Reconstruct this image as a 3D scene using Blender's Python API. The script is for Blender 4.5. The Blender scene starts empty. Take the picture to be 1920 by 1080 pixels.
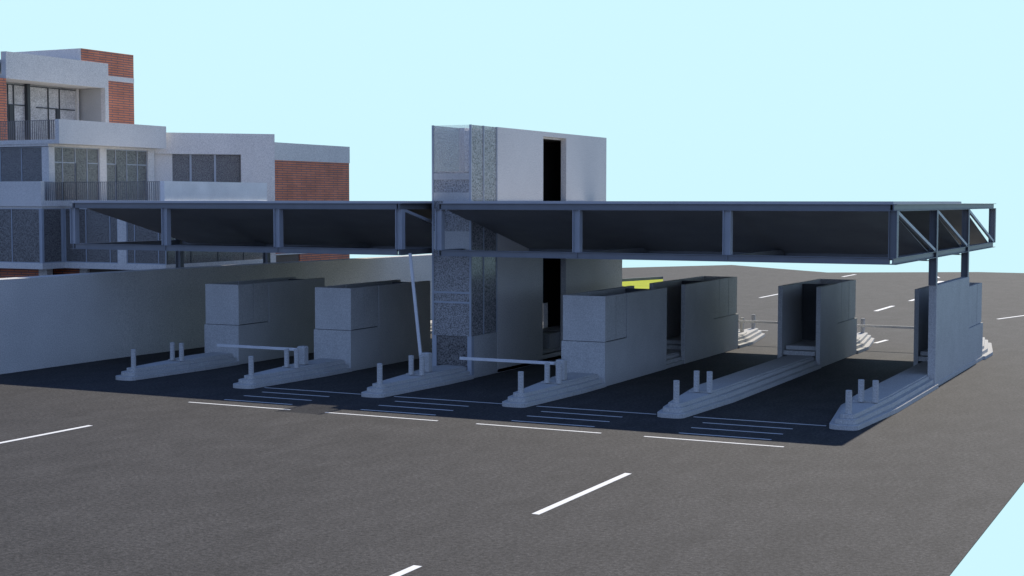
import bpy, bmesh, math, random
from mathutils import Vector, Matrix
random.seed(7)
S = bpy.context.scene
COL = S.collection
R = math.radians

# ------------------------------------------------------------------ materials
def new_mat(name):
    m = bpy.data.materials.new(name); m.use_nodes = True
    nt = m.node_tree; b = nt.nodes['Principled BSDF']
    return m, nt, b

def noise_mat(name, c, rough=.8, spec=.3, var=.12, big=.6, fine=60., finevar=.12, bump=.0, metallic=0.):
    """plain coloured surface with large soft tone changes and fine grain"""
    m, nt, b = new_mat(name)
    tc = nt.nodes.new('ShaderNodeTexCoord')
    n1 = nt.nodes.new('ShaderNodeTexNoise'); n1.inputs['Scale'].default_value = big; n1.inputs['Detail'].default_value = 6
    n2 = nt.nodes.new('ShaderNodeTexNoise'); n2.inputs['Scale'].default_value = fine; n2.inputs['Detail'].default_value = 3
    nt.links.new(tc.outputs['Object'], n1.inputs['Vector']); nt.links.new(tc.outputs['Object'], n2.inputs['Vector'])
    def rng(n, v):
        r = nt.nodes.new('ShaderNodeMapRange'); r.inputs['From Min'].default_value = .3; r.inputs['From Max'].default_value = .7
        r.inputs['To Min'].default_value = 1 - v; r.inputs['To Max'].default_value = 1 + v
        nt.links.new(n.outputs['Fac'], r.inputs['Value']); return r
    r1, r2 = rng(n1, var), rng(n2, finevar)
    mu = nt.nodes.new('ShaderNodeMath'); mu.operation = 'MULTIPLY'
    nt.links.new(r1.outputs[0], mu.inputs[0]); nt.links.new(r2.outputs[0], mu.inputs[1])
    vm = nt.nodes.new('ShaderNodeVectorMath'); vm.operation = 'SCALE'; vm.inputs[0].default_value = c[:3]
    nt.links.new(mu.outputs[0], vm.inputs['Scale'])
    nt.links.new(vm.outputs[0], b.inputs['Base Color'])
    b.inputs['Roughness'].default_value = rough; b.inputs['Specular IOR Level'].default_value = spec
    b.inputs['Metallic'].default_value = metallic
    if bump:
        bp = nt.nodes.new('ShaderNodeBump'); bp.inputs['Strength'].default_value = bump; bp.inputs['Distance'].default_value = .01
        nt.links.new(n2.outputs['Fac'], bp.inputs['Height']); nt.links.new(bp.outputs[0], b.inputs['Normal'])
    return m

def brick_mat(name, c1, c2, mortar):
    m, nt, b = new_mat(name)
    tc = nt.nodes.new('ShaderNodeTexCoord'); sp = nt.nodes.new('ShaderNodeSeparateXYZ')
    nt.links.new(tc.outputs['Object'], sp.inputs[0])
    ad = nt.nodes.new('ShaderNodeMath'); ad.operation = 'ADD'
    nt.links.new(sp.outputs[0], ad.inputs[0]); nt.links.new(sp.outputs[1], ad.inputs[1])
    cb = nt.nodes.new('ShaderNodeCombineXYZ'); nt.links.new(ad.outputs[0], cb.inputs[0]); nt.links.new(sp.outputs[2], cb.inputs[1])
    br = nt.nodes.new('ShaderNodeTexBrick'); nt.links.new(cb.outputs[0], br.inputs['Vector'])
    br.inputs['Scale'].default_value = 1.0; br.inputs['Brick Width'].default_value = 1.1; br.inputs['Row Height'].default_value = .15
    br.inputs['Mortar Size'].default_value = .024; br.inputs['Color1'].default_value = (*c1, 1); br.inputs['Color2'].default_value = (*c2, 1)
    br.inputs['Mortar'].default_value = (*mortar, 1); br.inputs['Bias'].default_value = -.1
    n = nt.nodes.new('ShaderNodeTexNoise'); n.inputs['Scale'].default_value = .9; n.inputs['Detail'].default_value = 5
    nt.links.new(tc.outputs['Object'], n.inputs['Vector'])
    mr = nt.nodes.new('ShaderNodeMapRange'); mr.inputs['From Min'].default_value = .3; mr.inputs['From Max'].default_value = .7
    mr.inputs['To Min'].default_value = .85; mr.inputs['To Max'].default_value = 1.12
    nt.links.new(n.outputs['Fac'], mr.inputs['Value'])
    vm = nt.nodes.new('ShaderNodeVectorMath'); vm.operation = 'SCALE'
    nt.links.new(br.outputs['Color'], vm.inputs[0]); nt.links.new(mr.outputs[0], vm.inputs['Scale'])
    nt.links.new(vm.outputs[0], b.inputs['Base Color']); b.inputs['Roughness'].default_value = .85
    bp = nt.nodes.new('ShaderNodeBump'); bp.inputs['Strength'].default_value = .5; bp.inputs['Distance'].default_value = .01; bp.invert = True
    nt.links.new(br.outputs['Fac'], bp.inputs['Height']); nt.links.new(bp.outputs[0], b.inputs['Normal'])
    return m

def glass_mat(name, clear, film, share, gloss=.03, scale=19.):
    """window glass with a grey sun film: part clear, part matt grainy film, part mirror"""
    m, nt, b = new_mat(name)
    out = nt.nodes['Material Output']
    tc = nt.nodes.new('ShaderNodeTexCoord')
    n = nt.nodes.new('ShaderNodeTexNoise'); n.inputs['Scale'].default_value = scale; n.inputs['Detail'].default_value = 2
    nt.links.new(tc.outputs['Object'], n.inputs['Vector'])
    r = nt.nodes.new('ShaderNodeMapRange'); r.inputs['From Min'].default_value = .32; r.inputs['From Max'].default_value = .68
    r.inputs['To Min'].default_value = .3; r.inputs['To Max'].default_value = 1.7
    nt.links.new(n.outputs['Fac'], r.inputs['Value'])
    vm = nt.nodes.new('ShaderNodeVectorMath'); vm.operation = 'SCALE'; vm.inputs[0].default_value = film
    nt.links.new(r.outputs[0], vm.inputs['Scale'])
    nt.links.new(vm.outputs[0], b.inputs['Base Color']); b.inputs['Roughness'].default_value = .9; b.inputs['Specular IOR Level'].default_value = 0
    tr = nt.nodes.new('ShaderNodeBsdfTransparent'); tr.inputs[0].default_value = (*clear, 1)
    m0 = nt.nodes.new('ShaderNodeMixShader'); m0.inputs[0].default_value = share
    nt.links.new(tr.outputs[0], m0.inputs[1]); nt.links.new(b.outputs[0], m0.inputs[2])
    gl = nt.nodes.new('ShaderNodeBsdfGlossy'); gl.inputs['Roughness'].default_value = .18
    gl.inputs['Color'].default_value = (.9, .93, .95, 1)
    fr = nt.nodes.new('ShaderNodeFresnel'); fr.inputs[0].default_value = 1.35
    mu = nt.nodes.new('ShaderNodeMath'); mu.operation = 'MULTIPLY_ADD'; mu.inputs[1].default_value = .22; mu.inputs[2].default_value = gloss
    nt.links.new(fr.outputs[0], mu.inputs[0])
    mx = nt.nodes.new('ShaderNodeMixShader')
    nt.links.new(mu.outputs[0], mx.inputs[0]); nt.links.new(m0.outputs[0], mx.inputs[1]); nt.links.new(gl.outputs[0], mx.inputs[2])
    nt.links.new(mx.outputs[0], out.inputs[0])
    return m

def asphalt_mat():
    m, nt, b = new_mat('asphalt')
    tc = nt.nodes.new('ShaderNodeTexCoord')
    def noise(scale, det, dist=0., stretch=None):
        n = nt.nodes.new('ShaderNodeTexNoise'); n.inputs['Scale'].default_value = scale; n.inputs['Detail'].default_value = det
        n.inputs['Distortion'].default_value = dist
        if stretch:
            mp = nt.nodes.new('ShaderNodeMapping'); mp.inputs['Scale'].default_value = stretch
            nt.links.new(tc.outputs['Object'], mp.inputs[0]); nt.links.new(mp.outputs[0], n.inputs['Vector'])
        else: nt.links.new(tc.outputs['Object'], n.inputs['Vector'])
        return n
    grain = noise(26, 4); stone = noise(9, 6); patch = noise(.55, 5, 1.2, (1, .6, 1)); streak = noise(1.6, 6, .6, (1, .35, 1))
    def rng(n, v, a=.3, z=.7):
        r = nt.nodes.new('ShaderNodeMapRange'); r.inputs['From Min'].default_value = a; r.inputs['From Max'].default_value = z
        r.inputs['To Min'].default_value = 1 - v; r.inputs['To Max'].default_value = 1 + v
        nt.links.new(n.outputs['Fac'], r.inputs['Value']); return r
    prod = None
    for r in (rng(grain, .62), rng(stone, .55), rng(patch, .14), rng(streak, .15)):
        if prod is None: prod = r.outputs[0]; continue
        mu = nt.nodes.new('ShaderNodeMath'); mu.operation = 'MULTIPLY'
        nt.links.new(prod, mu.inputs[0]); nt.links.new(r.outputs[0], mu.inputs[1]); prod = mu.outputs[0]
    tone = nt.nodes.new('ShaderNodeMix'); tone.data_type = 'RGBA'
    tone.inputs['A'].default_value = (.033, .034, .038, 1); tone.inputs['B'].default_value = (.056, .051, .045, 1)
    tn = noise(14, 2); nt.links.new(tn.outputs['Fac'], tone.inputs['Factor'])
    vm = nt.nodes.new('ShaderNodeVectorMath'); vm.operation = 'SCALE'
    nt.links.new(tone.outputs['Result'], vm.inputs[0]); nt.links.new(prod, vm.inputs['Scale'])
    nt.links.new(vm.outputs[0], b.inputs['Base Color'])
    b.inputs['Roughness'].default_value = .84; b.inputs['Specular IOR Level'].default_value = .25
    bp = nt.nodes.new('ShaderNodeBump'); bp.inputs['Strength'].default_value = .25; bp.inputs['Distance'].default_value = .01
    nt.links.new(grain.outputs['Fac'], bp.inputs['Height']); nt.links.new(bp.outputs[0], b.inputs['Normal'])
    return m

M = dict(
    asphalt=asphalt_mat(),
    paint=noise_mat('road_paint', (.78, .78, .76), .7, .3, .05, 2, 40, .08),
    concrete=noise_mat('cast_concrete', (.53, .52, .49), .9, .04, .05, .8, 26, .22, .15),
    render=noise_mat('white_render', (.72, .69, .64), .9, .04, .04, .5, 22, .22, .1),
    brender=noise_mat('white_facade_render', (.72, .695, .65), .9, .04, .04, .5, 22, .22, .1),
    bwall=noise_mat('boundary_render', (.66, .64, .59), .9, .04, .05, .5, 22, .22, .1),
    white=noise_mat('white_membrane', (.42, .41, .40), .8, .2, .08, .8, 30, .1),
    blind=noise_mat('blind_fabric', (.80, .79, .76), .9, .1, .1, .9, 24, .45),
    pale=noise_mat('pale_bounce_white', (.88, .86, .82), .8, .2, .08, .8, 30, .1),  # tone raised for roof-bounce light: left covering, right terrace parapet
    armpaint=noise_mat('pale_arm_paint', (.72, .72, .71), .7, .2, .05, 2, 40, .1),
    black=noise_mat('painted_shaft_shade', (.035, .033, .03), .95, .0, .1, 1, 20, .1),
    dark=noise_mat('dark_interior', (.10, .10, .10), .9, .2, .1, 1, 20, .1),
    inner=noise_mat('interior_wall', (.56, .55, .53), .9, .1, .15, 1.2, 18, .38),
    steel=noise_mat('grey_painted_steel', (.20, .21, .225), .55, .4, .06, 1.5, 50, .08),
    post=noise_mat('light_painted_steel', (.42, .44, .47), .55, .4, .05, 1.5, 50, .08),
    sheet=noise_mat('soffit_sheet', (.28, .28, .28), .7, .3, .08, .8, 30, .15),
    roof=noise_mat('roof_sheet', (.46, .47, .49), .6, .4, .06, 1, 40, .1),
    frame=noise_mat('window_frame', (.40, .43, .47), .5, .4, .04, 2, 40, .05),
    dframe=noise_mat('dark_window_frame', (.05, .055, .06), .5, .4, .04, 2, 40, .05),
    rail=noise_mat('railing_steel', (.16, .16, .17), .5, .4, .04, 2, 40, .05),
    brick=brick_mat('brick', (.76, .255, .13), (.64, .21, .11), (.16, .145, .15)),
    glass=glass_mat('window_glass', (.80, .80, .80), (.21, .20, .19), .75),
    cglass=glass_mat('clear_tower_glass', (.99, .99, .99), (.55, .55, .55), .2),
    tglass=glass_mat('tower_glass', (.9, .9, .9), (.43, .42, .41), .6),
    tan=noise_mat('tan_panel', (.16, .135, .11), .8, .2, .1, 1, 30, .1),
    grass=noise_mat('grass', (.40, .44, .03), .9, .1, .12, .5, 12, .2),
    kerb=noise_mat('dark_kerb', (.16, .17, .18), .8, .2, .1, 1, 20, .1),
)

# ------------------------------------------------------------------ mesh helpers
class MB:
    def __init__(s, origin=(0, 0, 0)):
        s.bm = bmesh.new(); s.o = Vector(origin)
    def hexa(s, p):
        v = [s.bm.verts.new(Vector(q) - s.o) for q in p]
        for f in ((0, 3, 2, 1), (4, 5, 6, 7), (0, 1, 5, 4), (1, 2, 6, 5), (2, 3, 7, 6), (3, 0, 4, 7)):
            s.bm.faces.new([v[i] for i in f])
        return s
    def box(s, x0, x1, y0, y1, z0, z1):
        x0, x1 = sorted((x0, x1)); y0, y1 = sorted((y0, y1)); z0, z1 = sorted((z0, z1))
        return s.hexa([(x0, y0, z0), (x1, y0, z0), (x1, y1, z0), (x0, y1, z0), (x0, y0, z1), (x1, y0, z1), (x1, y1, z1), (x0, y1, z1)])
    def prism(s, pts, z0, z1):
        a = [s.bm.verts.new(Vector((x, y, z0)) - s.o) for x, y in pts]
        b = [s.bm.verts.new(Vector((x, y, z1)) - s.o) for x, y in pts]
        n = len(pts)
        s.bm.faces.new(a[::-1]); s.bm.faces.new(b)
        for i in range(n): s.bm.faces.new([a[i], a[(i + 1) % n], b[(i + 1) % n], b[i]])
        return s
    def prism_x(s, pts, x0, x1):           # outline in (y, z) pulled along x
        a = [s.bm.verts.new(Vector((x0, y, z)) - s.o) for y, z in pts]
        b = [s.bm.verts.new(Vector((x1, y, z)) - s.o) for y, z in pts]
        n = len(pts)
        s.bm.faces.new(a); s.bm.faces.new(b[::-1])
        for i in range(n): s.bm.faces.new([a[(i + 1) % n], a[i], b[i], b[(i + 1) % n]])
        return s
    def cyl(s, p0, p1, r0, r1=None, n=20):
        p0, p1 = Vector(p0), Vector(p1); r1 = r0 if r1 is None else r1
        ax = (p1 - p0).normalized(); u = ax.orthogonal().normalized(); w = ax.cross(u)
        a = []; b = []
        for i in range(n):
            t = 2 * math.pi * i / n; d = u * math.cos(t) + w * math.sin(t)
            a.append(s.bm.verts.new(p0 + d * r0 - s.o)); b.append(s.bm.verts.new(p1 + d * r1 - s.o))
        s.bm.faces.new(a[::-1]); s.bm.faces.new(b)
        for i in range(n): s.bm.faces.new([a[i], a[(i + 1) % n], b[(i + 1) % n], b[i]])
        return s
    def build(s, name, mat, parent=None, bevel=0):
        bmesh.ops.recalc_face_normals(s.bm, faces=s.bm.faces[:])
        me = bpy.data.meshes.new(name); s.bm.to_mesh(me); s.bm.free()
        me.materials.append(mat)
        o = bpy.data.objects.new(name, me); COL.objects.link(o)
        if parent is not None:
            o.parent = parent
        else: o.location = s.o
        if bevel:
            b = o.modifiers.new('bevel', 'BEVEL'); b.width = bevel; b.segments = 2; b.limit_method = 'ANGLE'
        return o

def tag(o, label=None, cat=None, group=None, kind=None):
    if label: o['label'] = label
    if cat: o['category'] = cat
    if group: o['group'] = group
    if kind: o['kind'] = kind
    return o
def thing(name, loc, label, cat, group=None):
    o = bpy.data.objects.new(name, None); COL.objects.link(o); o.location = loc; o.empty_display_size = .5
    return tag(o, label, cat, group)
def copy_tree(o, parent=None):
    c = o.copy(); COL.objects.link(c); c.parent = parent
    for ch in [k for k in ALL if k.parent == o]: copy_tree(ch, c)
    return c
ALL = []
def dup(root, loc, label, rotz=0):
    global ALL
    ALL = list(bpy.data.objects)
    c = copy_tree(root); c.location = loc; c.rotation_euler = (0, 0, rotz); c['label'] = label
    return c
def round_poly(pts, rs, n=6):
    out = []; N = len(pts)
    for i in range(N):
        p = Vector(pts[i]); a = Vector(pts[i - 1]); b = Vector(pts[(i + 1) % N]); r = rs[i]
        if r <= 0: out.append(tuple(p)); continue
        da = (a - p).normalized(); db = (b - p).normalized()
        ang = da.angle(db); t = r / math.tan(ang / 2)
        c = p + (da + db).normalized() * (r / math.sin(ang / 2))
        s0 = p + da * t; s1 = p + db * t
        v0 = s0 - c; v1 = s1 - c; th = v0.angle_signed(v1)
        for k in range(n + 1):
            f = -th * k / n
            out.append((c.x + v0.x * math.cos(f) - v0.y * math.sin(f), c.y + v0.x * math.sin(f) + v0.y * math.cos(f)))
    return out

# ------------------------------------------------------------------ key measures (metres)
X0, SP = -42.464, 6.0487
XK = [X0 + k * SP for k in range(6)]
YC = 64.3                     # middle of every island
ORD = ['leftmost', 'second from left', 'third from left', 'fourth from left', 'fifth from left', 'rightmost']

# ------------------------------------------------------------------ ground
g = MB().prism([(-5.15, -6), (-5.15, 163), (-20.7, 163.8), (-25.4, 164), (-39.44, 155.56), (-54.26, 168.9), (-62.93, 156.0),
                (-100, 98), (-100, -6)], -.02, 0).build('ground', M['asphalt'])
tag(g, kind='structure', label='grey speckled asphalt forecourt of the toll plaza')
def mark(name, pts, z=.004):
    MB().prism(pts, z - .003, z).build(name, M['paint'], g)
def rect(name, x0, x1, y0, y1): mark(name, [(x0, y0), (x1, y0), (x1, y1), (x0, y1)])
for k in range(1, 5):
    x = XK[k]
    rect('stop_line', x + 1.22, x + 5.78, 44.14, 44.26)
    rect('rumble_line', x + 1.2, x + 5.86, 48.96, 49.06)
    for xa, xb, y in ((1.93, 5.04, 47.85), (1.95, 5.06, 46.63), (1.97, 5.04, 45.38)):
        rect('rumble_line', x + xa, x + xb, y - .05, y + .05)
rect('lane_dash', -15.2, -15.0, 31.95, 37.95)
rect('lane_dash', -15.2, -15.0, 20.3, 26.3)
rect('lane_dash', -34.55, -34.35, 32.1, 38.1)
rect('lane_dash', -34.55, -34.35, 20.4, 26.4)
rect('lane_dash', -33.9, -33.66, 112.3, 118.2)
rect('lane_dash', -22.72, -22.42, 102.2, 107.9)
rect('lane_dash', -22.72, -22.42, 113.8, 119.7)
rect('lane_dash', -36.0, -35.7, 147.3, 152.8)
mark('lane_dash', [(-14.16, 98.8), (-13.96, 98.7), (-12.1, 105.2), (-12.3, 105.3)])
mark('lane_dash', [(-17.55, 79.0), (-17.33, 79.0), (-17.16, 81.1), (-17.38, 81.1)])
rect('stop_line', -29.4, -24.7, 83.74, 83.9)
mark('arrow_mark', [(-28.3, 155.5), (-26.67, 149.2), (-27.3, 149.9)])
mark('arrow_mark', [(-25.85, 143.6), (-25.2, 143.6), (-24.85, 139.6), (-25.35, 139.6)])
tag(MB().prism([(-52.4, 127.0), (-50.03, 134.44), (-40.17, 107.95), (-45.57, 116.31), (-46.96, 118.58)], .002, .03).build('grass', M['grass']),
    kind='stuff', label='bright yellow green strip of flat turf beyond the booths')
tag(MB().prism([(-52.45, 127.05), (-50.06, 134.54), (-50.36, 134.64), (-52.75, 127.15)], 0, .28).build('kerb', M['kerb']),
    kind='structure', label='low dark kerb behind the turf strip')

# ------------------------------------------------------------------ traffic islands
def tier(ya, yb, l, r, nl, nr, yo, rad):
    # front nose at ya, back nose is the front one turned by half a turn
    c = .29
    f = [(r, yo), (nr, ya), (nl, ya), (l, yo)]
    b = [(2 * c - x, 2 * YC - y) for x, y in f]
    pts = f + b
    rs = [2.5, rad, rad, 2.5, 2.5, rad, rad, 2.5]
    return [(x, y - YC) for x, y in round_poly(pts, rs)]
def tier1(yf, yb):
    """lowest step: narrows where booth walls come down flush with the road"""
    c = .29
    f = [(1.31, yf - .01), (1.31, 53.2), (1.0, 48.3), (.07, 48.3), (-.72, 53.2), (-.72, yf - .01), (-.66, yf + .02)]
    b = [(-.66, yb - .02), (-.72, yb + .01), (-.72, 2 * YC - 53.2), (2 * c - 1.0, 2 * YC - 48.3), (2 * c - .07, 2 * YC - 48.3), (1.31, 2 * YC - 53.2), (1.31, yb + .01), (1.2, yb - .02)]
    pts = [(1.2, yf + .02)] + f + b
    rs = [0, 0, 2.5, .3, .3, 2.5, 0, 0, 0, 0, 2.5, .3, .3, 2.5, 0, 0]
    return [(x, y - YC) for x, y in round_poly(pts, rs)]
def make_island(k, label, yf, yb):
    t = thing('traffic_island', (XK[k], YC, 0), label, 'traffic island', 'stepped concrete islands between the toll lanes')
    MB().prism(tier1(yf, yb), 0, .165).build('lower_tier', M['concrete'], t, .012)
    MB().prism(tier(48.52, 0, -.5, 1.12, .20, .90, 53.3, .24), .165, .33).build('middle_tier', M['concrete'], t, .012)
    MB().prism(tier(48.74, 0, -.34, .94, .33, .80, 53.4, .18), .33, .47).build('upper_tier', M['concrete'], t, .012)
    q = [(.86, 53.6), (.80, 51.95), (.0, 51.95), (-.26, 53.6)]
    q = q + [(.58 - x, 2 * YC - y) for x, y in q]
    MB().prism([(x, y - YC) for x, y in q], .47, .52).build('top_slab', M['concrete'], t, .006)
    return t
what = ['under the leftmost booth', 'carrying the booth left of the raised barrier arm', 'carrying the glass fronted tower',
        'carrying the booth just right of the tower', 'carrying only an open fronted rear booth', 'at the right edge beside the tall pier wall']
for k, (ya_, yb_) in enumerate(((55.4, 73.1), (55.4, 73.1), (55.4, 72.4), (55.4, 73.06), (66.0, 73.06), (61.05, 73.06))):
    make_island(k, 'long three stepped concrete island ' + what[k], ya_, yb_)

# bollards
def make_bollard():
    t = thing('bollard', (0, 0, 0), '', 'bollard', 'round concrete bollards on the island ends')
    MB().cyl((0, 0, 0), (0, 0, .72), .106, .106, 24).build('post', M['concrete'], t, .008)
    MB().cyl((0, 0, .722), (0, 0, .775), .11, .104, 24).build('cap', M['concrete'], t, .012)
    return t
bol = make_bollard(); first = True
ends = ['leftmost', 'second', 'third', 'fourth', 'fifth', 'rightmost']
def put_bollard(x, y, z, label):
    global first
    if first: bol.location = (x, y, z); bol['label'] = label; first = False
    else: dup(bol, (x, y, z), label)
for k in range(6):
    put_bollard(XK[k] + .56, 49.0, .47, f'concrete bollard on the front nose of the {ends[k]} island counted from the left')
    put_bollard(XK[k] + .31, 51.85, .505, f'left bollard of the rear pair on front end of the {ends[k]} island from the left')
    put_bollard(XK[k] + .81, 51.85, .505, f'right bollard of the rear pair on front end of the {ends[k]} island from the left')
for k in (0, 3, 4, 5):
    put_bollard(XK[k] + .02, 2 * YC - 49.0, .47, f'sunlit bollard at the far tip of the {ends[k]} island from the left')
    put_bollard(XK[k] + .27, 2 * YC - 51.85, .505, f'far bollard of the pair beyond the booths, {ends[k]} island from the left')
    if k > 2:
        put_bollard(XK[k] - .23, 2 * YC - 51.85, .505, f'far left bollard hidden behind the rear booth, {ends[k]} island from the left')

# ------------------------------------------------------------------ booths (open topped, walls as plates). local x from island line, y absolute - YC
def front_booth(k, label, ll):
    t = thing('toll_booth', (XK[k], YC, 0), label, 'toll booth', 'white walled toll booths')
    y = lambda v: v - YC
    a, b, w = -.70, 1.235, .2
    m = MB()
    m.box(a, b, y(55.4), y(55.6), 0, 1.79)
    m.box(a, a + w, y(55.6), y(57.8), 0, 1.79); m.box(b - w, b, y(55.6), y(57.8), 0, 1.79)
    m.build('lower_wall', M['concrete'], t, .006)
    m = MB(); i = .045
    m.box(a + i, b - .015, y(55.4 + i), y(55.4 + i + .12), 1.815, 3.66)
    m.box(a + i, a + i + .12, y(55.57), y(57.78), 1.815, 3.66)
    m.box(b - .02 - .12, b - .02, y(55.57), y(56.59), 1.83, 3.66)
    m.box(b - .025 - .12, b - .025, y(56.64), y(57.745), 1.83, 3.66)
    m.build('shutter_panel', M['concrete'], t)
    MB().box(b - w, b, y(57.8), y(62.55), 0, 3.66).build('side_wall', M['concrete'], t, .006)
    MB().box(a, a + w, y(57.8), y(ll), 0, 3.665).build('side_wall', M['concrete'], t, .006)
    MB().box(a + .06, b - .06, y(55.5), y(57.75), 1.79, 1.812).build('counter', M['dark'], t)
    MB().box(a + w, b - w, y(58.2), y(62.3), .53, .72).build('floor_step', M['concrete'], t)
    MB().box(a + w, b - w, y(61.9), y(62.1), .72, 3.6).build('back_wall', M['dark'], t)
    return t
def rear_booth(k, label, fr, fl):
    t = thing('toll_booth', (XK[k], YC, 0), label, 'toll booth', 'white walled toll booths')
    y = lambda v: v - YC
    a, b, w = -.70, (1.235 if k < 5 else 1.166), .2
    ye = 73.05
    m = MB()
    m.box(a, b, y(ye - .2), y(ye), 0, 1.77)
    m.box(a, a + w, y(69.1), y(ye - .2), 0, 1.77); m.box(b - w, b, y(69.1), y(ye - .2), 0, 1.77)
    m.build('lower_wall', M['concrete'], t, .006)
    m = MB()
    m.box(a + .05, b - .06, y(ye - .24), y(ye - .09), 1.79, 3.66)
    m.box(a + .05, a + .17, y(69.12), y(ye - .24), 1.79, 3.66)
    m.box(b - .18, b - .06, y(69.12), y(70.1), 1.79, 3.66)
    m.box(b - .185, b - .065, y(70.15), y(71.57), 1.79, 3.66)
    m.box(b - .18, b - .06, y(71.615), y(ye - .24), 1.79, 3.66)
    m.build('shutter_panel', M['concrete'], t)
    MB().box(b - w, b, y(fr), y(69.1), 0, 3.66).build('side_wall', M['concrete'], t, .006)
    MB().box(a, a + w, y(fl), y(69.1), 0, 3.66).build('side_wall', M['concrete'], t, .006)
    m = MB()
    m.box(a + w + .03, b - w - .05, y(66.05), y(70.5), .53, .72)
    m.box(a + w + .07, b - w - .04, y(66.3), y(72.6), .75, .93)
    m.build('floor_step', M['concrete'], t)
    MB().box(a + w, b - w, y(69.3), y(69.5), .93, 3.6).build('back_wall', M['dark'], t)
    return t
front_booth(0, 'leftmost pale toll booth with blank shuttered front beside the long boundary wall', 62.6)
front_booth(1, 'pale toll booth with blank front just left of the raised barrier arm', 62.7)
front_booth(3, 'pale toll booth with blank front just right of the glass fronted tower', 63.0)
rear_booth(3, 'rear toll booth behind the booth right of the tower, open doorway at its near end', 64.97, 65.4)
rear_booth(4, 'open fronted rear toll booth standing alone between two empty lanes', 66.0, 65.9)
rear_booth(5, 'rightmost rear toll booth with ledge joined to the tall pier wall', 68.97, 66.15)
t = thing('pier_wall', (XK[5], YC, 0), 'tall smooth wall under the two right canopy columns, stepped down at its far end', 'wall')
MB().box(-11.36 - XK[5], -11.055 - XK[5], 61.05 - YC, 68.95 - YC, 0, 4.1).build('wall_panel', M['concrete'], t, .006)
MB().box(-11.35 - XK[5], -11.07 - XK[5], 61.06 - YC, 68.94 - YC, 4.1, 4.13).build('coping', M['concrete'], t)

# ------------------------------------------------------------------ barrier gates
def make_gate(label):
    t = thing('barrier_gate', (0, 0, 0), label, 'barrier gate', 'pale boom barriers on the islands')
    h = MB().box(-.19, .19, -.17, .17, 0, .79).build('housing', M['concrete'], t, .05)
    MB().cyl((-.3, 0, .63), (-.185, 0, .63), .075, .075, 20).build('pivot', M['concrete'], t)
    MB().box(-4.5, -.2, -.04, .04, .57, .69).build('arm', M['armpaint'], t, .01)
    return t
gate = make_gate('lowered boom barrier reaching left from the second island toward the leftmost booth')
gate.location = (XK[1] + .49, 52.78, .53)
for c in [o for o in bpy.data.objects if o.parent == gate and o.name.startswith('arm')]: pass
g3 = dup(gate, (XK[3] + .49, 52.78, .53), 'lowered boom barrier crossing in front of the tower base')
g4 = dup(gate, (XK[3] + .09, 75.82, .53), 'far boom barrier lowered behind the lane between the fourth and fifth islands', math.pi)
g5 = dup(gate, (XK[4] + .09, 75.82, .53), 'far boom barrier lowered behind the lane beside the rightmost island', math.pi)
g2 = dup(gate, (XK[2] + .49, 52.78, .53), 'boom barrier with its arm raised nearly upright left of the tower')
for o in list(bpy.data.objects):
    if o.parent == g2 and o.name.startswith('arm'):
        o.rotation_euler = (0, R(83.4), 0)
        pv = Vector((-.27, 0, .63)); o.location = pv - Matrix.Rotation(R(83.4), 3, 'Y') @ pv

# ------------------------------------------------------------------ glass fronted tower
tx0, tx1 = XK[2] - .70, XK[2] + 1.20     # -31.07 .. -29.17
ty0, ty1 = 55.4, 70.07
tw = thing('stair_tower', (tx0 + .95, 63, 0), 'tall white tower with glazed front rising through the gap in the canopy', 'tower')
o = (tx0 + .95, 63, 0)
m = MB(o); z1 = 10.7
m.box(tx1 - .28, tx1, 57.83, 62.5, 0, z1)
m.box(tx1 - .28, tx1, 65.1, ty1, 0, z1)
m.box(tx1 - .28, tx1, 62.5, 65.1, 10.48, z1)
m.box(tx1 - .28, tx1, 62.5, 65.1, 0, .33)
m.build('right_wall', M['render'], tw)
m = MB(o)
m.box(tx0, tx0 + .25, 57.83, 64.9, 0, z1); m.box(tx0, tx0 + .25, 66.6, ty1, 0, z1); m.box(tx0, tx0 + .25, 64.9, 66.6, 2.5, z1); m.box(tx0, tx0 + .25, 64.9, 66.6, 0, .5)
m.build('left_wall', M['render'], tw)
MB(o).box(tx0 + .25, tx1 - .28, ty1 - .25, ty1, 0, z1).build('rear_wall', M['render'], tw)
MB(o).box(tx0 + .25, tx1 - .28, 57.86, ty1 - .25, z1 - .3, z1 - .12).build('roof', M['render'], tw)
MB(o).box(tx0 + .25, tx1 - .28, 57.86, 58.05, .5, z1 - .3).build('partition', M['blind'], tw)
MB(o).box(tx0 + .05, tx1 - .2, 55.66, 55.7, 1.7, 8.75).build('roller_blind', M['blind'], tw)
MB(o).box(tx1 - .19, tx1 - .16, 55.72, 57.7, 1.8, 10.3).build('roller_blind', M['inner'], tw)
MB(o).box(tx0 + .02, tx1 - .02, 70.08, 72.33, 0, 4.98).build('rear_block', M['render'], tw)
MB(o).box(tx1 - .03, tx1 - .012, 70.09, 71.03, 1.8, 4.9).build('rear_panel', M['render'], tw)
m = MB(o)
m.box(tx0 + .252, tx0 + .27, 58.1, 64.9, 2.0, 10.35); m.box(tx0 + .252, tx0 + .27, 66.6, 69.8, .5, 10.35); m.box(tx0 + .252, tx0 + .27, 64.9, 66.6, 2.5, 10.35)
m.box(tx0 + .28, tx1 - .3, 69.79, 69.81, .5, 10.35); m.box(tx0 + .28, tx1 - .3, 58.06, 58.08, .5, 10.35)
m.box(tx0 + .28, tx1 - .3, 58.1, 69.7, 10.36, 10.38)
m.build('shaft_shade_sheet', M['black'], tw)  # black sheets added inside the walls, shaft shade put into their colour
m = MB(o)
for z0_, z1_ in ((.5, 1.2), (1.25, 1.28)): m.box(tx0 + .3, tx1 - .35, 65.0 if z0_ > .6 else 64.0, 69, z0_, z1_)
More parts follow.
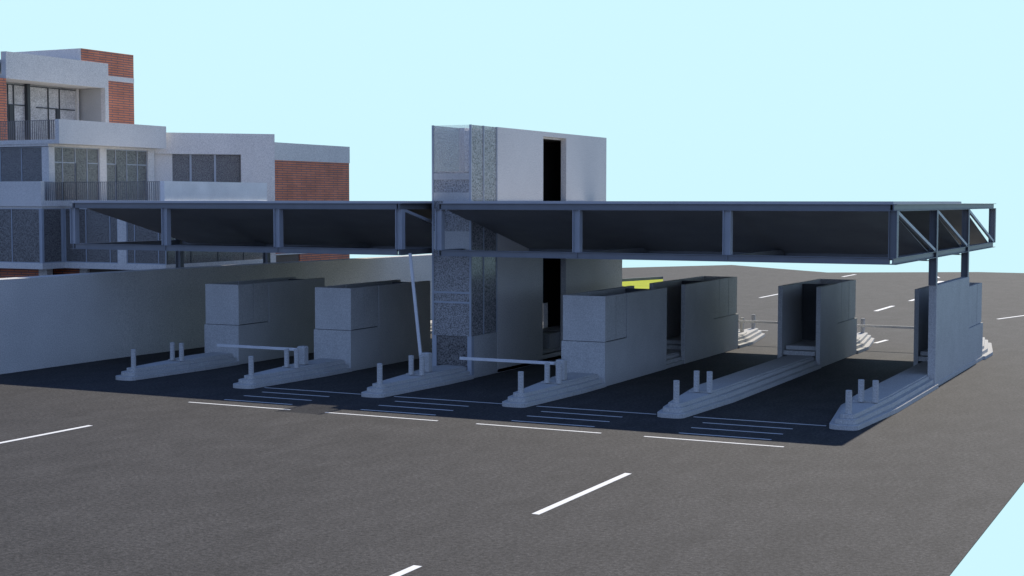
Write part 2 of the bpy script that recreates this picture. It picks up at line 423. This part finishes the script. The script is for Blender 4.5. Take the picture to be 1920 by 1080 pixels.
m.build('stair', M['concrete'], tw)
MB(o).box(tx1 - .16, tx1 - .01, 55.6, 57.83, 0, 1.79).build('plinth_wall', M['concrete'], tw)
MB(o).box(tx0 + .01, tx0 + .16, 55.6, 57.83, 0, 1.79).build('plinth_wall', M['concrete'], tw)
gz = MB(o)
m = MB(o)
for x in (tx0 + .04, tx1 - .06): m.box(x - .04, x + .04, 55.38, 55.46, 1.79, z1)
m.box(tx0, tx0 + .2, 55.38, 55.6, 0, 1.79); m.box(tx1 - .2, tx1, 55.38, 55.6, 0, 1.79)
m.box(tx0 + .08, tx1 - .1, 55.385, 55.45, 3.585, 3.665); m.box(tx0 + .08, tx1 - .1, 55.385, 55.45, 3.17, 3.25)
for yy in (56.5, 57.74): m.box(tx1 - .07, tx1 - .0, yy, yy + .07, 1.79, z1)
m.build('glazing_frame', M['frame'], tw)
for a_, b_ in ((8.40, 8.66), (7.5, 7.86), (5.45, 6.22)): MB(o).box(tx0 + .085, tx1 - .105, 55.39, 55.407, a_, b_).build('spandrel', M['concrete'], tw)
m = MB(o)
for z_ in (7.5, 5.45, 3.2): m.box(tx0 + .12, tx1 - .22, 55.73, 57.8, z_ - .15, z_)
m.build('landing', M['inner'], tw)
m = MB(o)
m.box(tx0 + .08, tx1 - .1, 55.41, 55.43, 1.79, 8.74)
m.box(tx0 + .025, tx0 + .045, 55.47, 57.8, 1.8, z1 - .01)
m.box(tx1 - .045, tx1 - .025, 55.47, 56.5, 1.8, z1 - .01); m.box(tx1 - .045, tx1 - .025, 56.57, 57.74, 1.8, z1 - .01)
m.build('glass_pane', M['tglass'], tw)
MB(o).box(tx0 + .2, tx1 - .2, 55.44, 55.46, .53, 1.78).build('glass_door', M['glass'], tw)
MB(o).box(tx0 + .08, tx1 - .1, 55.41, 55.43, 8.745, z1 - .01).build('glass_pane', M['cglass'], tw)

# ------------------------------------------------------------------ canopies
def ibeam_x(m, x0, x1, yc, zb, h=.25, w=.3, cut0=0, cut1=0):
    m.box(x0, x1, yc - w / 2, yc + w / 2, zb, zb + .022); m.box(x0, x1, yc - w / 2, yc + w / 2, zb + h - .022, zb + h)
    m.box(x0 + cut0, x1 - cut1, yc - .09, yc + .0, zb + .023, zb + h - .023)
def ibeam_y(m, y0, y1, xc, zb, h=.25, w=.3):
    m.box(xc - w / 2 + .001, xc + w / 2 - .001, y0, y1, zb + .001, zb + .021); m.box(xc - w / 2 + .001, xc + w / 2 - .001, y0, y1, zb + h - .021, zb + h - .001)
    m.box(xc - .01, xc + .04, y0, y1, zb + .023, zb + h - .023)
def hpost(m, xc, yc, z0, z1):
    m.box(xc - .15, xc - .125, yc - .15, yc + .15, z0, z1); m.box(xc + .125, xc + .15, yc - .15, yc + .15, z0, z1)
    m.box(xc - .124, xc + .124, yc - .03, yc + .0, z0, z1)
YR = [53.45, 61.07, 68.65, 76.4]
ZB, ZT = 5.25, 7.15
def canopy(label, posts, slab, soff, colbase, ends):
    xl, xr = posts[0], posts[-1]
    og = ((xl + xr) / 2, 64.9, 0)
    t = thing('canopy', og, label, 'canopy', 'steel truss canopies over the toll lanes')
    for yi, y in enumerate(YR):
        m = MB(og); dz = .0 if yi in (0, 3) else .14; ibeam_x(m, xl - .15 + dz, xr + .15 - dz, y, ZB - dz, h=.25 + dz, cut0=.26, cut1=.26); m.build('bottom_chord', M['steel'], t)
        m = MB(og); ibeam_x(m, xl - .15, xr + .15, y, ZT, cut0=.26, cut1=.26); m.build('top_chord', M['steel'], t)
    for i, x in enumerate(posts):
        m = MB(og)
        for a, b in zip(YR[:-1], YR[1:]): ibeam_y(m, a + (.0 if a > 54 else -.14), b - (.0 if b < 76 else -.12), x, ZB)
        m.build('cross_beam', M['steel'], t)
        if i in (0, len(posts) - 1):
            m = MB(og)
            ibeam_y(m, YR[0] - .14, YR[3] + .12, x, ZT)
            m.build('cross_beam', M['steel'], t)
        m = MB(og); hpost(m, x, YR[0], ZB + .251, ZT - .001)
        m.build('post', M['post'] if i < len(posts) - 1 or 'left' in label.split()[0] else M['steel'], t)
        if i in (0, len(posts) - 1):
            for y in YR[1:]:
                if y > 76 :
                    m = MB(og); hpost(m, x, y, ZB + .251, ZT - .001); m.build('post', M['steel'], t)
            for a, b in (zip(YR[:-1], YR[1:]) if i else ()):
                m = MB(og); ya, yb = a + .2, b - .2
                za, zb = ZT - .04, ZB + .3
                w = .05
                m.hexa([(x + .02, ya - w, za - w), (x + .12, ya - w, za - w), (x + .12, yb - w, zb - w), (x + .02, yb - w, zb - w),
                        (x + .02, ya + w, za + w), (x + .12, ya + w, za + w), (x + .12, yb + w, zb + w), (x + .02, yb + w, zb + w)])
                m.build('diagonal_brace', M['post'], t)
    for x in ends:
        for y in (YR[1], YR[2]):
            m = MB(og); hpost(m, x, y, colbase, ZT - .001); m.build('column', M['steel'], t)
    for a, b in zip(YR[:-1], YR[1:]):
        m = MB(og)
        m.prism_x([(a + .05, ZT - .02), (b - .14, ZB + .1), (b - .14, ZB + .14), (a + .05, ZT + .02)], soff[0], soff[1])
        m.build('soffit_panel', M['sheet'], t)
    MB(og).box(slab[0], slab[1], 53.3, 67.35, ZT + .252, 7.492).build('roof_slab', M['roof'], t)
    MB(og).box(slab[0] + .05, slab[1] - .05, 53.36, 67.3, 7.492, 7.499).build('roof_covering', M['pale' if label[0] == 'l' else 'white'], t)  # left covering paler to throw more sunlight onto the building's parapet
    return t
canopy('right hand steel truss canopy over three lanes, carried by columns on the tall pier wall', [-29.61, -23.46, -17.34, -11.21],
       (-29.38, -11.2), (-29.3, -11.3), 4.13, (-29.61, -11.21))
canopy('left hand steel truss canopy reaching over the boundary wall beside the tower', [-49.1, -43.72, -37.6, -31.49],
       (-49.0, -31.05), (-48.4, -31.55), .0, (-49.1,))

# ------------------------------------------------------------------ boundary wall (slightly bowed)
pl = [(-48.16, 40), (-48.15, 45), (-48.14, 47.5), (-48.14, 51.7), (-48.14, 54), (-48.1, 57), (-47.85, 61), (-47.45, 65), (-47.1, 70), (-46.65, 75.5), (-46.15, 82.5), (-45.6, 90)]
def off(pts, d):
    out = []
    for i, p in enumerate(pts):
        a = Vector(pts[max(i - 1, 0)]); b = Vector(pts[min(i + 1, len(pts) - 1)]); t = (b - a).normalized()
        out.append((p[0] - t.y * d, p[1] + t.x * d))
    return out
w = MB((-47.5, 60, 0)).prism(pl + off(pl, .95)[::-1], 0, 4.09).build('boundary_wall', M['bwall'])
tag(w, 'long pale rendered wall running back along the left side of the lanes', 'wall')

# ------------------------------------------------------------------ office building on the left
BO = (-62, 72, 0)
bd = thing('office_building', BO, 'white and red brick office building with glazed floors and balconies behind the boundary wall', 'building')
def bx(name, mat, *a, parent=bd, bevel=0):
    return MB(BO).box(*a).build(name, M[mat], parent, bevel)
def window(axis, plane, a, b, z0, z1, mulls=(), bars=(), fr='frame', depth=.06, ft=.05, parent=bd, pane=True):
    """window in a wall: axis 'x' faces +x (a,b are y), axis 'y' faces -y (a,b are x); bars = (from, to, z)"""
    m = MB(BO); p = MB(BO)
    def bb(mm, u0, u1, v0, v1, d0, d1):
        if axis == 'x': mm.box(plane - d1, plane - d0, u0, u1, v0, v1)
        else: mm.box(u0, u1, plane + d0, plane + d1, v0, v1)
    bb(m, a, a + ft, z0, z1, 0, depth); bb(m, b - ft, b, z0, z1, 0, depth)
    bb(m, a + ft, b - ft, z1 - ft, z1, 0, depth); bb(m, a + ft, b - ft, z0, z0 + ft, 0, depth)
    for u in mulls: bb(m, u - ft * .6, u + ft * .6, z0 + ft, z1 - ft, .002, depth)
    for u0, u1, z in bars: bb(m, u0, u1, z - ft * .6, z + ft * .6, .004, depth)
    f = m.build('window', M[fr], parent)
    if pane:
        bb(p, a + ft, b - ft, z0 + ft, z1 - ft, depth * .5, depth * .5 + .012)
        p.build('pane', M['glass'], f)
    return f
def railing(pts, z0, z1, step=.145):
    m = MB(BO)
    for (xa, ya), (xb, yb) in zip(pts[:-1], pts[1:]):
        L = math.hypot(xb - xa, yb - ya); n = int(L / step)
        for i in range(n + 1):
            x = xa + (xb - xa) * i / n; y = ya + (yb - ya) * i / n
            m.box(x - .018, x + .018, y - .018, y + .018, z0, z1 - .03)
        if abs(xb - xa) > abs(yb - ya): m.box(xa, xb, ya - .022, ya + .022, z1 - .03, z1)
        else: m.box(xa - .022, xa + .022, ya, yb, z1 - .03, z1)
    return m.build('railing', M['rail'], bd)

# ground floor, set back
bx('ground_wall', 'brick', -76, -63.15, 65.8, 66.1, 0, 3.55)
bx('ground_pier', 'brender', -63.15, -62.5, 65.7, 66.15, 0, 3.55)
bx('ground_wall', 'brick', -63.7, -61.6, 67.5, 67.8, 0, 3.55)
bx('ground_pier', 'brender', -61.6, -61.0, 67.4, 67.8, 0, 3.55)
bx('ground_wall', 'tan', -61.0, -54.5, 67.6, 67.9, 0, 3.55)
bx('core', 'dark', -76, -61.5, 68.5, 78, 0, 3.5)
# first floor volume: slab bands, glass
fl = MB(BO)
P1 = [(-76, 64.4), (-61.6, 64.4), (-61.6, 66.2), (-54.2, 66.2), (-54.2, 76.0), (-58.5, 78.2), (-76, 78.2)]
fl.prism(P1, 3.58, 3.92); fl.build('floor_band', M['brender'], bd)
P2 = [(-76, 64.32), (-61.52, 64.32), (-61.52, 66.12), (-54.1, 66.12), (-54.1, 75.8), (-58.6, 77.6), (-76, 77.6)]
MB(BO).prism(P2, 7.17, 7.5).build('floor_band', M['brender'], bd)
MB(BO).prism([(x - .03, y + .05) for x, y in P1], 7.05, 7.168).build('floor_band', M['brender'], bd)
window('y', 64.42, -76, -61.78, 3.92, 7.05, (-70.5, -68.2, -66.1, -63.92))
bx('corner_post', 'frame', -61.77, -61.62, 64.42, 64.55, 3.92, 7.05)
window('x', -61.64, 64.56, 66.05, 3.92, 7.05)
bx('corner_post', 'frame', -61.74, -61.6, 66.06, 66.24, 3.92, 7.05)
window('y', 66.24, -61.59, -57.66, 3.92, 7.05, (-60.02, -58.24))
bx('facade_pier', 'brender', -57.65, -57.02, 66.2, 66.5, 3.92, 7.05)
window('y', 66.24, -57.01, -54.22, 3.92, 7.05, (-56.45, -54.75))
window('x', -54.24, 66.35, 76.0, 3.0, 7.05, (68.5, 71.0, 73.5), fr='dframe')
bx('core', 'inner', -76, -62.6, 66.9, 78, 3.92, 7.04)
bx('core', 'inner', -62.5, -54.7, 67.6, 75.6, 3.92, 7.04)
# first floor terrace edge: left parapet, railing, right parapet
bx('parapet', 'brender', -76, -61.55, 64.33, 64.6, 7.5, 8.6)
railing([(-61.58, 64.62), (-61.58, 66.17), (-54.52, 66.17)], 7.5, 8.58)
MB(BO).prism([(-54.48, 66.12), (-54.18, 66.12), (-54.18, 75.85), (-54.48, 75.85)], 7.5, 8.6).build('parapet', M['pale'], bd)  # paler than the other parapets: light off the roof painted into its colour
# second floor
bx('facade_pier', 'brender', -62.34, -61.8, 65.25, 65.72, 7.5, 10.6)
window('y', 65.4, -76, -62.35, 7.5, 10.6, (-70, -67.4, -65.7, -64.04))
window('x', -61.88, 65.73, 69.5, 7.5, 10.62, (66.45, 67.5, 68.5), ((65.78, 67.45, 9.72), (68.6, 69.45, 9.72)))
bx('facade_pier', 'brender', -62.2, -61.8, 69.5, 70.1, 7.5, 10.62)
window('x', -61.88, 70.1, 73.9, 7.5, 10.62, (71.0, 72.0, 72.98), ((70.15, 70.98, 9.72), (72.05, 73.85, 9.72)))
bx('door', 'dframe', -61.92, -61.86, 67.5, 67.58, 7.5, 9.7)
bx('door', 'dframe', -61.92, -61.86, 71.0, 71.1, 7.5, 9.7)
bx('facade_pier', 'brender', -62.2, -61.8, 73.9, 74.47, 7.5, 10.62)
bx('core', 'inner', -76, -63.4, 67.0, 78, 7.5, 10.6)
bx('lintel', 'brender', -76, -61.79, 65.2, 74.5, 10.625, 10.755)
MB(BO).box(-76, -60.9, 65.15, 74.57, 10.76, 11.0).build('floor_band', M['brender'], bd)
bx('parapet', 'brender', -61.2, -60.9, 65.15, 74.57, 11.0, 12.15)
bx('parapet', 'brender', -61.9, -61.2, 74.3, 74.57, 11.0, 12.15)
railing([(-76, 65.22), (-61.22, 65.22)], 11.0, 12.12)
# splayed wall at 45 degrees with a recessed strip window
def splay(name, mat, u0, u1, d0, d1, z0, z1, parent=bd):
    s = math.sqrt(.5); P = Vector((-61.8, 74.5)); t = Vector((s, s)); n = Vector((-s, s))
    q = [P + t * u0 + n * d0, P + t * u1 + n * d0, P + t * u1 + n * d1, P + t * u0 + n * d1]
    return MB(BO).prism([tuple(v) for v in q], z0, z1).build(name, M[mat], parent)
U = lambda x: (x + 61.8) * math.sqrt(2)
splay('splayed_wall', 'brender', 0, U(-57.96), 0, .3, 10.46, 11.8)
splay('splayed_wall', 'brender', U(-57.96), U(-56.43), 0, .3, 3.6, 11.8)
splay('splayed_wall', 'brender', 0, U(-57.96), 0, .3, 3.6, 7.6)
splay('recess_wall', 'brender', 0, U(-61.0), .3, .5, 7.6, 10.46)
splay('recess_wall', 'dark', U(-61.0), U(-57.96), 1.6, 1.8, 7.6, 10.46)
f = splay('window', 'frame', U(-60.24), U(-60.15), .3, .38, 7.6, 10.45)
splay('mullion', 'frame', U(-59.15), U(-59.06), .3, .38, 7.6, 10.45, f)
splay('sill', 'frame', U(-61.0), U(-57.96), .3, .38, 7.61, 7.7, f)
splay('pane', 'glass', U(-61.0), U(-57.96), .39, .40, 7.7, 10.45, f)
# right brick block
MB(BO).box(-62, -56.43, 79.88, 88.87, 10.13, 11.28).build('roof_band', M['brender'], bd)
bx('brick_wall', 'brick', -62, -56.47, 79.9, 88.85, 4.05, 10.13)
bx('brick_wall', 'brick', -62, -56.47, 82.72, 88.85, 0, 3.97)
bx('facade_pier', 'brender', -57, -56.45, 79.15, 79.95, 0, 3.95)
bx('floor_band', 'brender', -60, -56.44, 79.9, 88.8, 3.97, 4.05)
bx('wall_panel', 'tan', -60, -56.55, 79.95, 82.7, 0, 3.95)
# roof slabs closing the tops
MB(BO).prism([(-76, 74.6), (-61.9, 74.6), (-57, 79.8), (-57, 88), (-76, 88)], 10.76, 11.0).build('flat_roof', M['roof'], bd)
# top storey
bx('fascia', 'brender', -66.1, -65.7, 60.5 + 5.5, 74.8, 14.69, 16.27)
bx('frame_column', 'brender', -66.05, -65.7, 74.48, 74.8, 11.0, 14.69)
bx('brick_wall', 'brick', -70, -65.8, 74.8, 77.35, 11.0, 15.2)
bx('wall_band', 'brender', -70, -65.78, 74.801, 77.36, 15.2, 15.52)
bx('brick_wall', 'brick', -70, -65.8, 72.45, 77.35, 16.27, 17.04)
bx('brick_wall', 'brick', -70, -65.8, 74.8, 77.35, 15.52, 16.27)
bx('penthouse_wall', 'brender', -71.4, -65.82, 72.4, 72.7, 15.2, 17.03)
bx('penthouse_wall', 'brender', -71.4, -70.01, 72.7, 77.3, 11.0, 17.03)
bx('brick_pier', 'brick', -66.1, -65.75, 65.4, 66.05, 11.0, 14.69)
bx('loggia_wall', 'concrete', -70, -66.06, 74.5, 74.78, 11.0, 14.68)  # darker tone than the facade stands in for the loggia's shade
bx('ceiling', 'brender', -76, -66.1, 65.4, 74.8, 14.70, 14.95)
bx('flat_roof', 'roof', -76, -66.1, 65.4, 72.4, 15.6, 15.8)
bx('loggia_wall', 'inner', -70.5, -70.2, 65.4, 74.5, 11.0, 14.68)
lw = window('x', -67.79, 65.4, 74.4, 11.0, 14.6, (68.23, 68.7, 71.64, 72.63), ((65.5, 69.7, 13.35), (70.6, 74.0, 13.3)), fr='dframe', pane=False)
bx('loggia_panel', 'inner', -68.0, -67.86, 65.4, 74.4, 11.0, 14.68)
bx('loggia_column', 'dframe', -67.85, -67.6, 69.65, 69.88, 11.0, 14.69)
bx('door', 'dframe', -67.86, -67.77, 68.3, 68.62, 11.0, 13.33)
bx('door', 'dframe', -67.86, -67.77, 72.3, 72.62, 11.0, 13.28)
bx('loggia_column', 'brender', -67.9, -67.72, 74.1, 74.3, 11.0, 14.69)

# ------------------------------------------------------------------ sun, sky, camera
EL = 42.3; AZ = .9            # sun stands behind the canopy, a touch to the left
d = Vector((math.sin(R(AZ)) * math.cos(R(EL)), -math.cos(R(AZ)) * math.cos(R(EL)), -math.sin(R(EL))))
sl = bpy.data.lights.new('sun', 'SUN'); sl.energy = 5.0; sl.angle = R(.5); sl.color = (1, .93, .82)
so = bpy.data.objects.new('sun', sl); COL.objects.link(so); so.rotation_euler = d.to_track_quat('-Z', 'Y').to_euler(); so.location = (-40, 150, 90)

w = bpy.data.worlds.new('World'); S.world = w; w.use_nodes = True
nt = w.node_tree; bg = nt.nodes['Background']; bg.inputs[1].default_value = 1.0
# clear sky: pale and bright low on the sun's side, deep blue overhead and opposite the sun
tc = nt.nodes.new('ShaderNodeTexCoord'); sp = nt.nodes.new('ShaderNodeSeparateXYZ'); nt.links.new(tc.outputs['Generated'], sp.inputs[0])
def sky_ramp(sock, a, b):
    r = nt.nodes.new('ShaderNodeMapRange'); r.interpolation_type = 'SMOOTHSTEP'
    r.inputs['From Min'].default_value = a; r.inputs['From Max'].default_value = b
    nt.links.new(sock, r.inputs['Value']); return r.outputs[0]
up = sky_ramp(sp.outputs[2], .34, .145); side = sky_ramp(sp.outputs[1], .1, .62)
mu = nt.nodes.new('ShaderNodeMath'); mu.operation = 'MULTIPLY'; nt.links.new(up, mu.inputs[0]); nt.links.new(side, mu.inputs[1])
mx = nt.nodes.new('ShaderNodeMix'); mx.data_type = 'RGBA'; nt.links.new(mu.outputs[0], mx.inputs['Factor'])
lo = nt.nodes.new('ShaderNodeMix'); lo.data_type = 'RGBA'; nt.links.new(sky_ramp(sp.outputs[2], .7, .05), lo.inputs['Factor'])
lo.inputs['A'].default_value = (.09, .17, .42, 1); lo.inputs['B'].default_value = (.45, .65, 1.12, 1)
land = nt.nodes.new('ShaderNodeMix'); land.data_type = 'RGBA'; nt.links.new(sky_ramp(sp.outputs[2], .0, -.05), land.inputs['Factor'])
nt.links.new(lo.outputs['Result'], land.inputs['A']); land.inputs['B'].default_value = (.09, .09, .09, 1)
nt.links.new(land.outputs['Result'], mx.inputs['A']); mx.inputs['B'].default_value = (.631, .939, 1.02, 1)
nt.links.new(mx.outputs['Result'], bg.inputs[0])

f_, yaw, pitch, roll = 2791.36, .457470, .058353, .000896
F = Vector((-math.sin(yaw) * math.cos(pitch), math.cos(yaw) * math.cos(pitch), -math.sin(pitch)))
Rt = Vector((math.cos(yaw), math.sin(yaw), 0)); Up = Rt.cross(F)
Rt, Up = math.cos(roll) * Rt + math.sin(roll) * Up, -math.sin(roll) * Rt + math.cos(roll) * Up
cam = bpy.data.cameras.new('camera'); co = bpy.data.objects.new('camera', cam); COL.objects.link(co)
cam.sensor_width = 36; cam.lens = f_ / 1920 * 36; cam.clip_start = .5; cam.clip_end = 2000
mat = Matrix((Rt, Up, -F)).transposed().to_4x4(); mat.translation = Vector((0, 0, 7.5)); co.matrix_world = mat
S.camera = co
S.view_settings.view_transform = 'Standard'; S.view_settings.look = 'None'; S.view_settings.exposure = 0; S.view_settings.gamma = 1
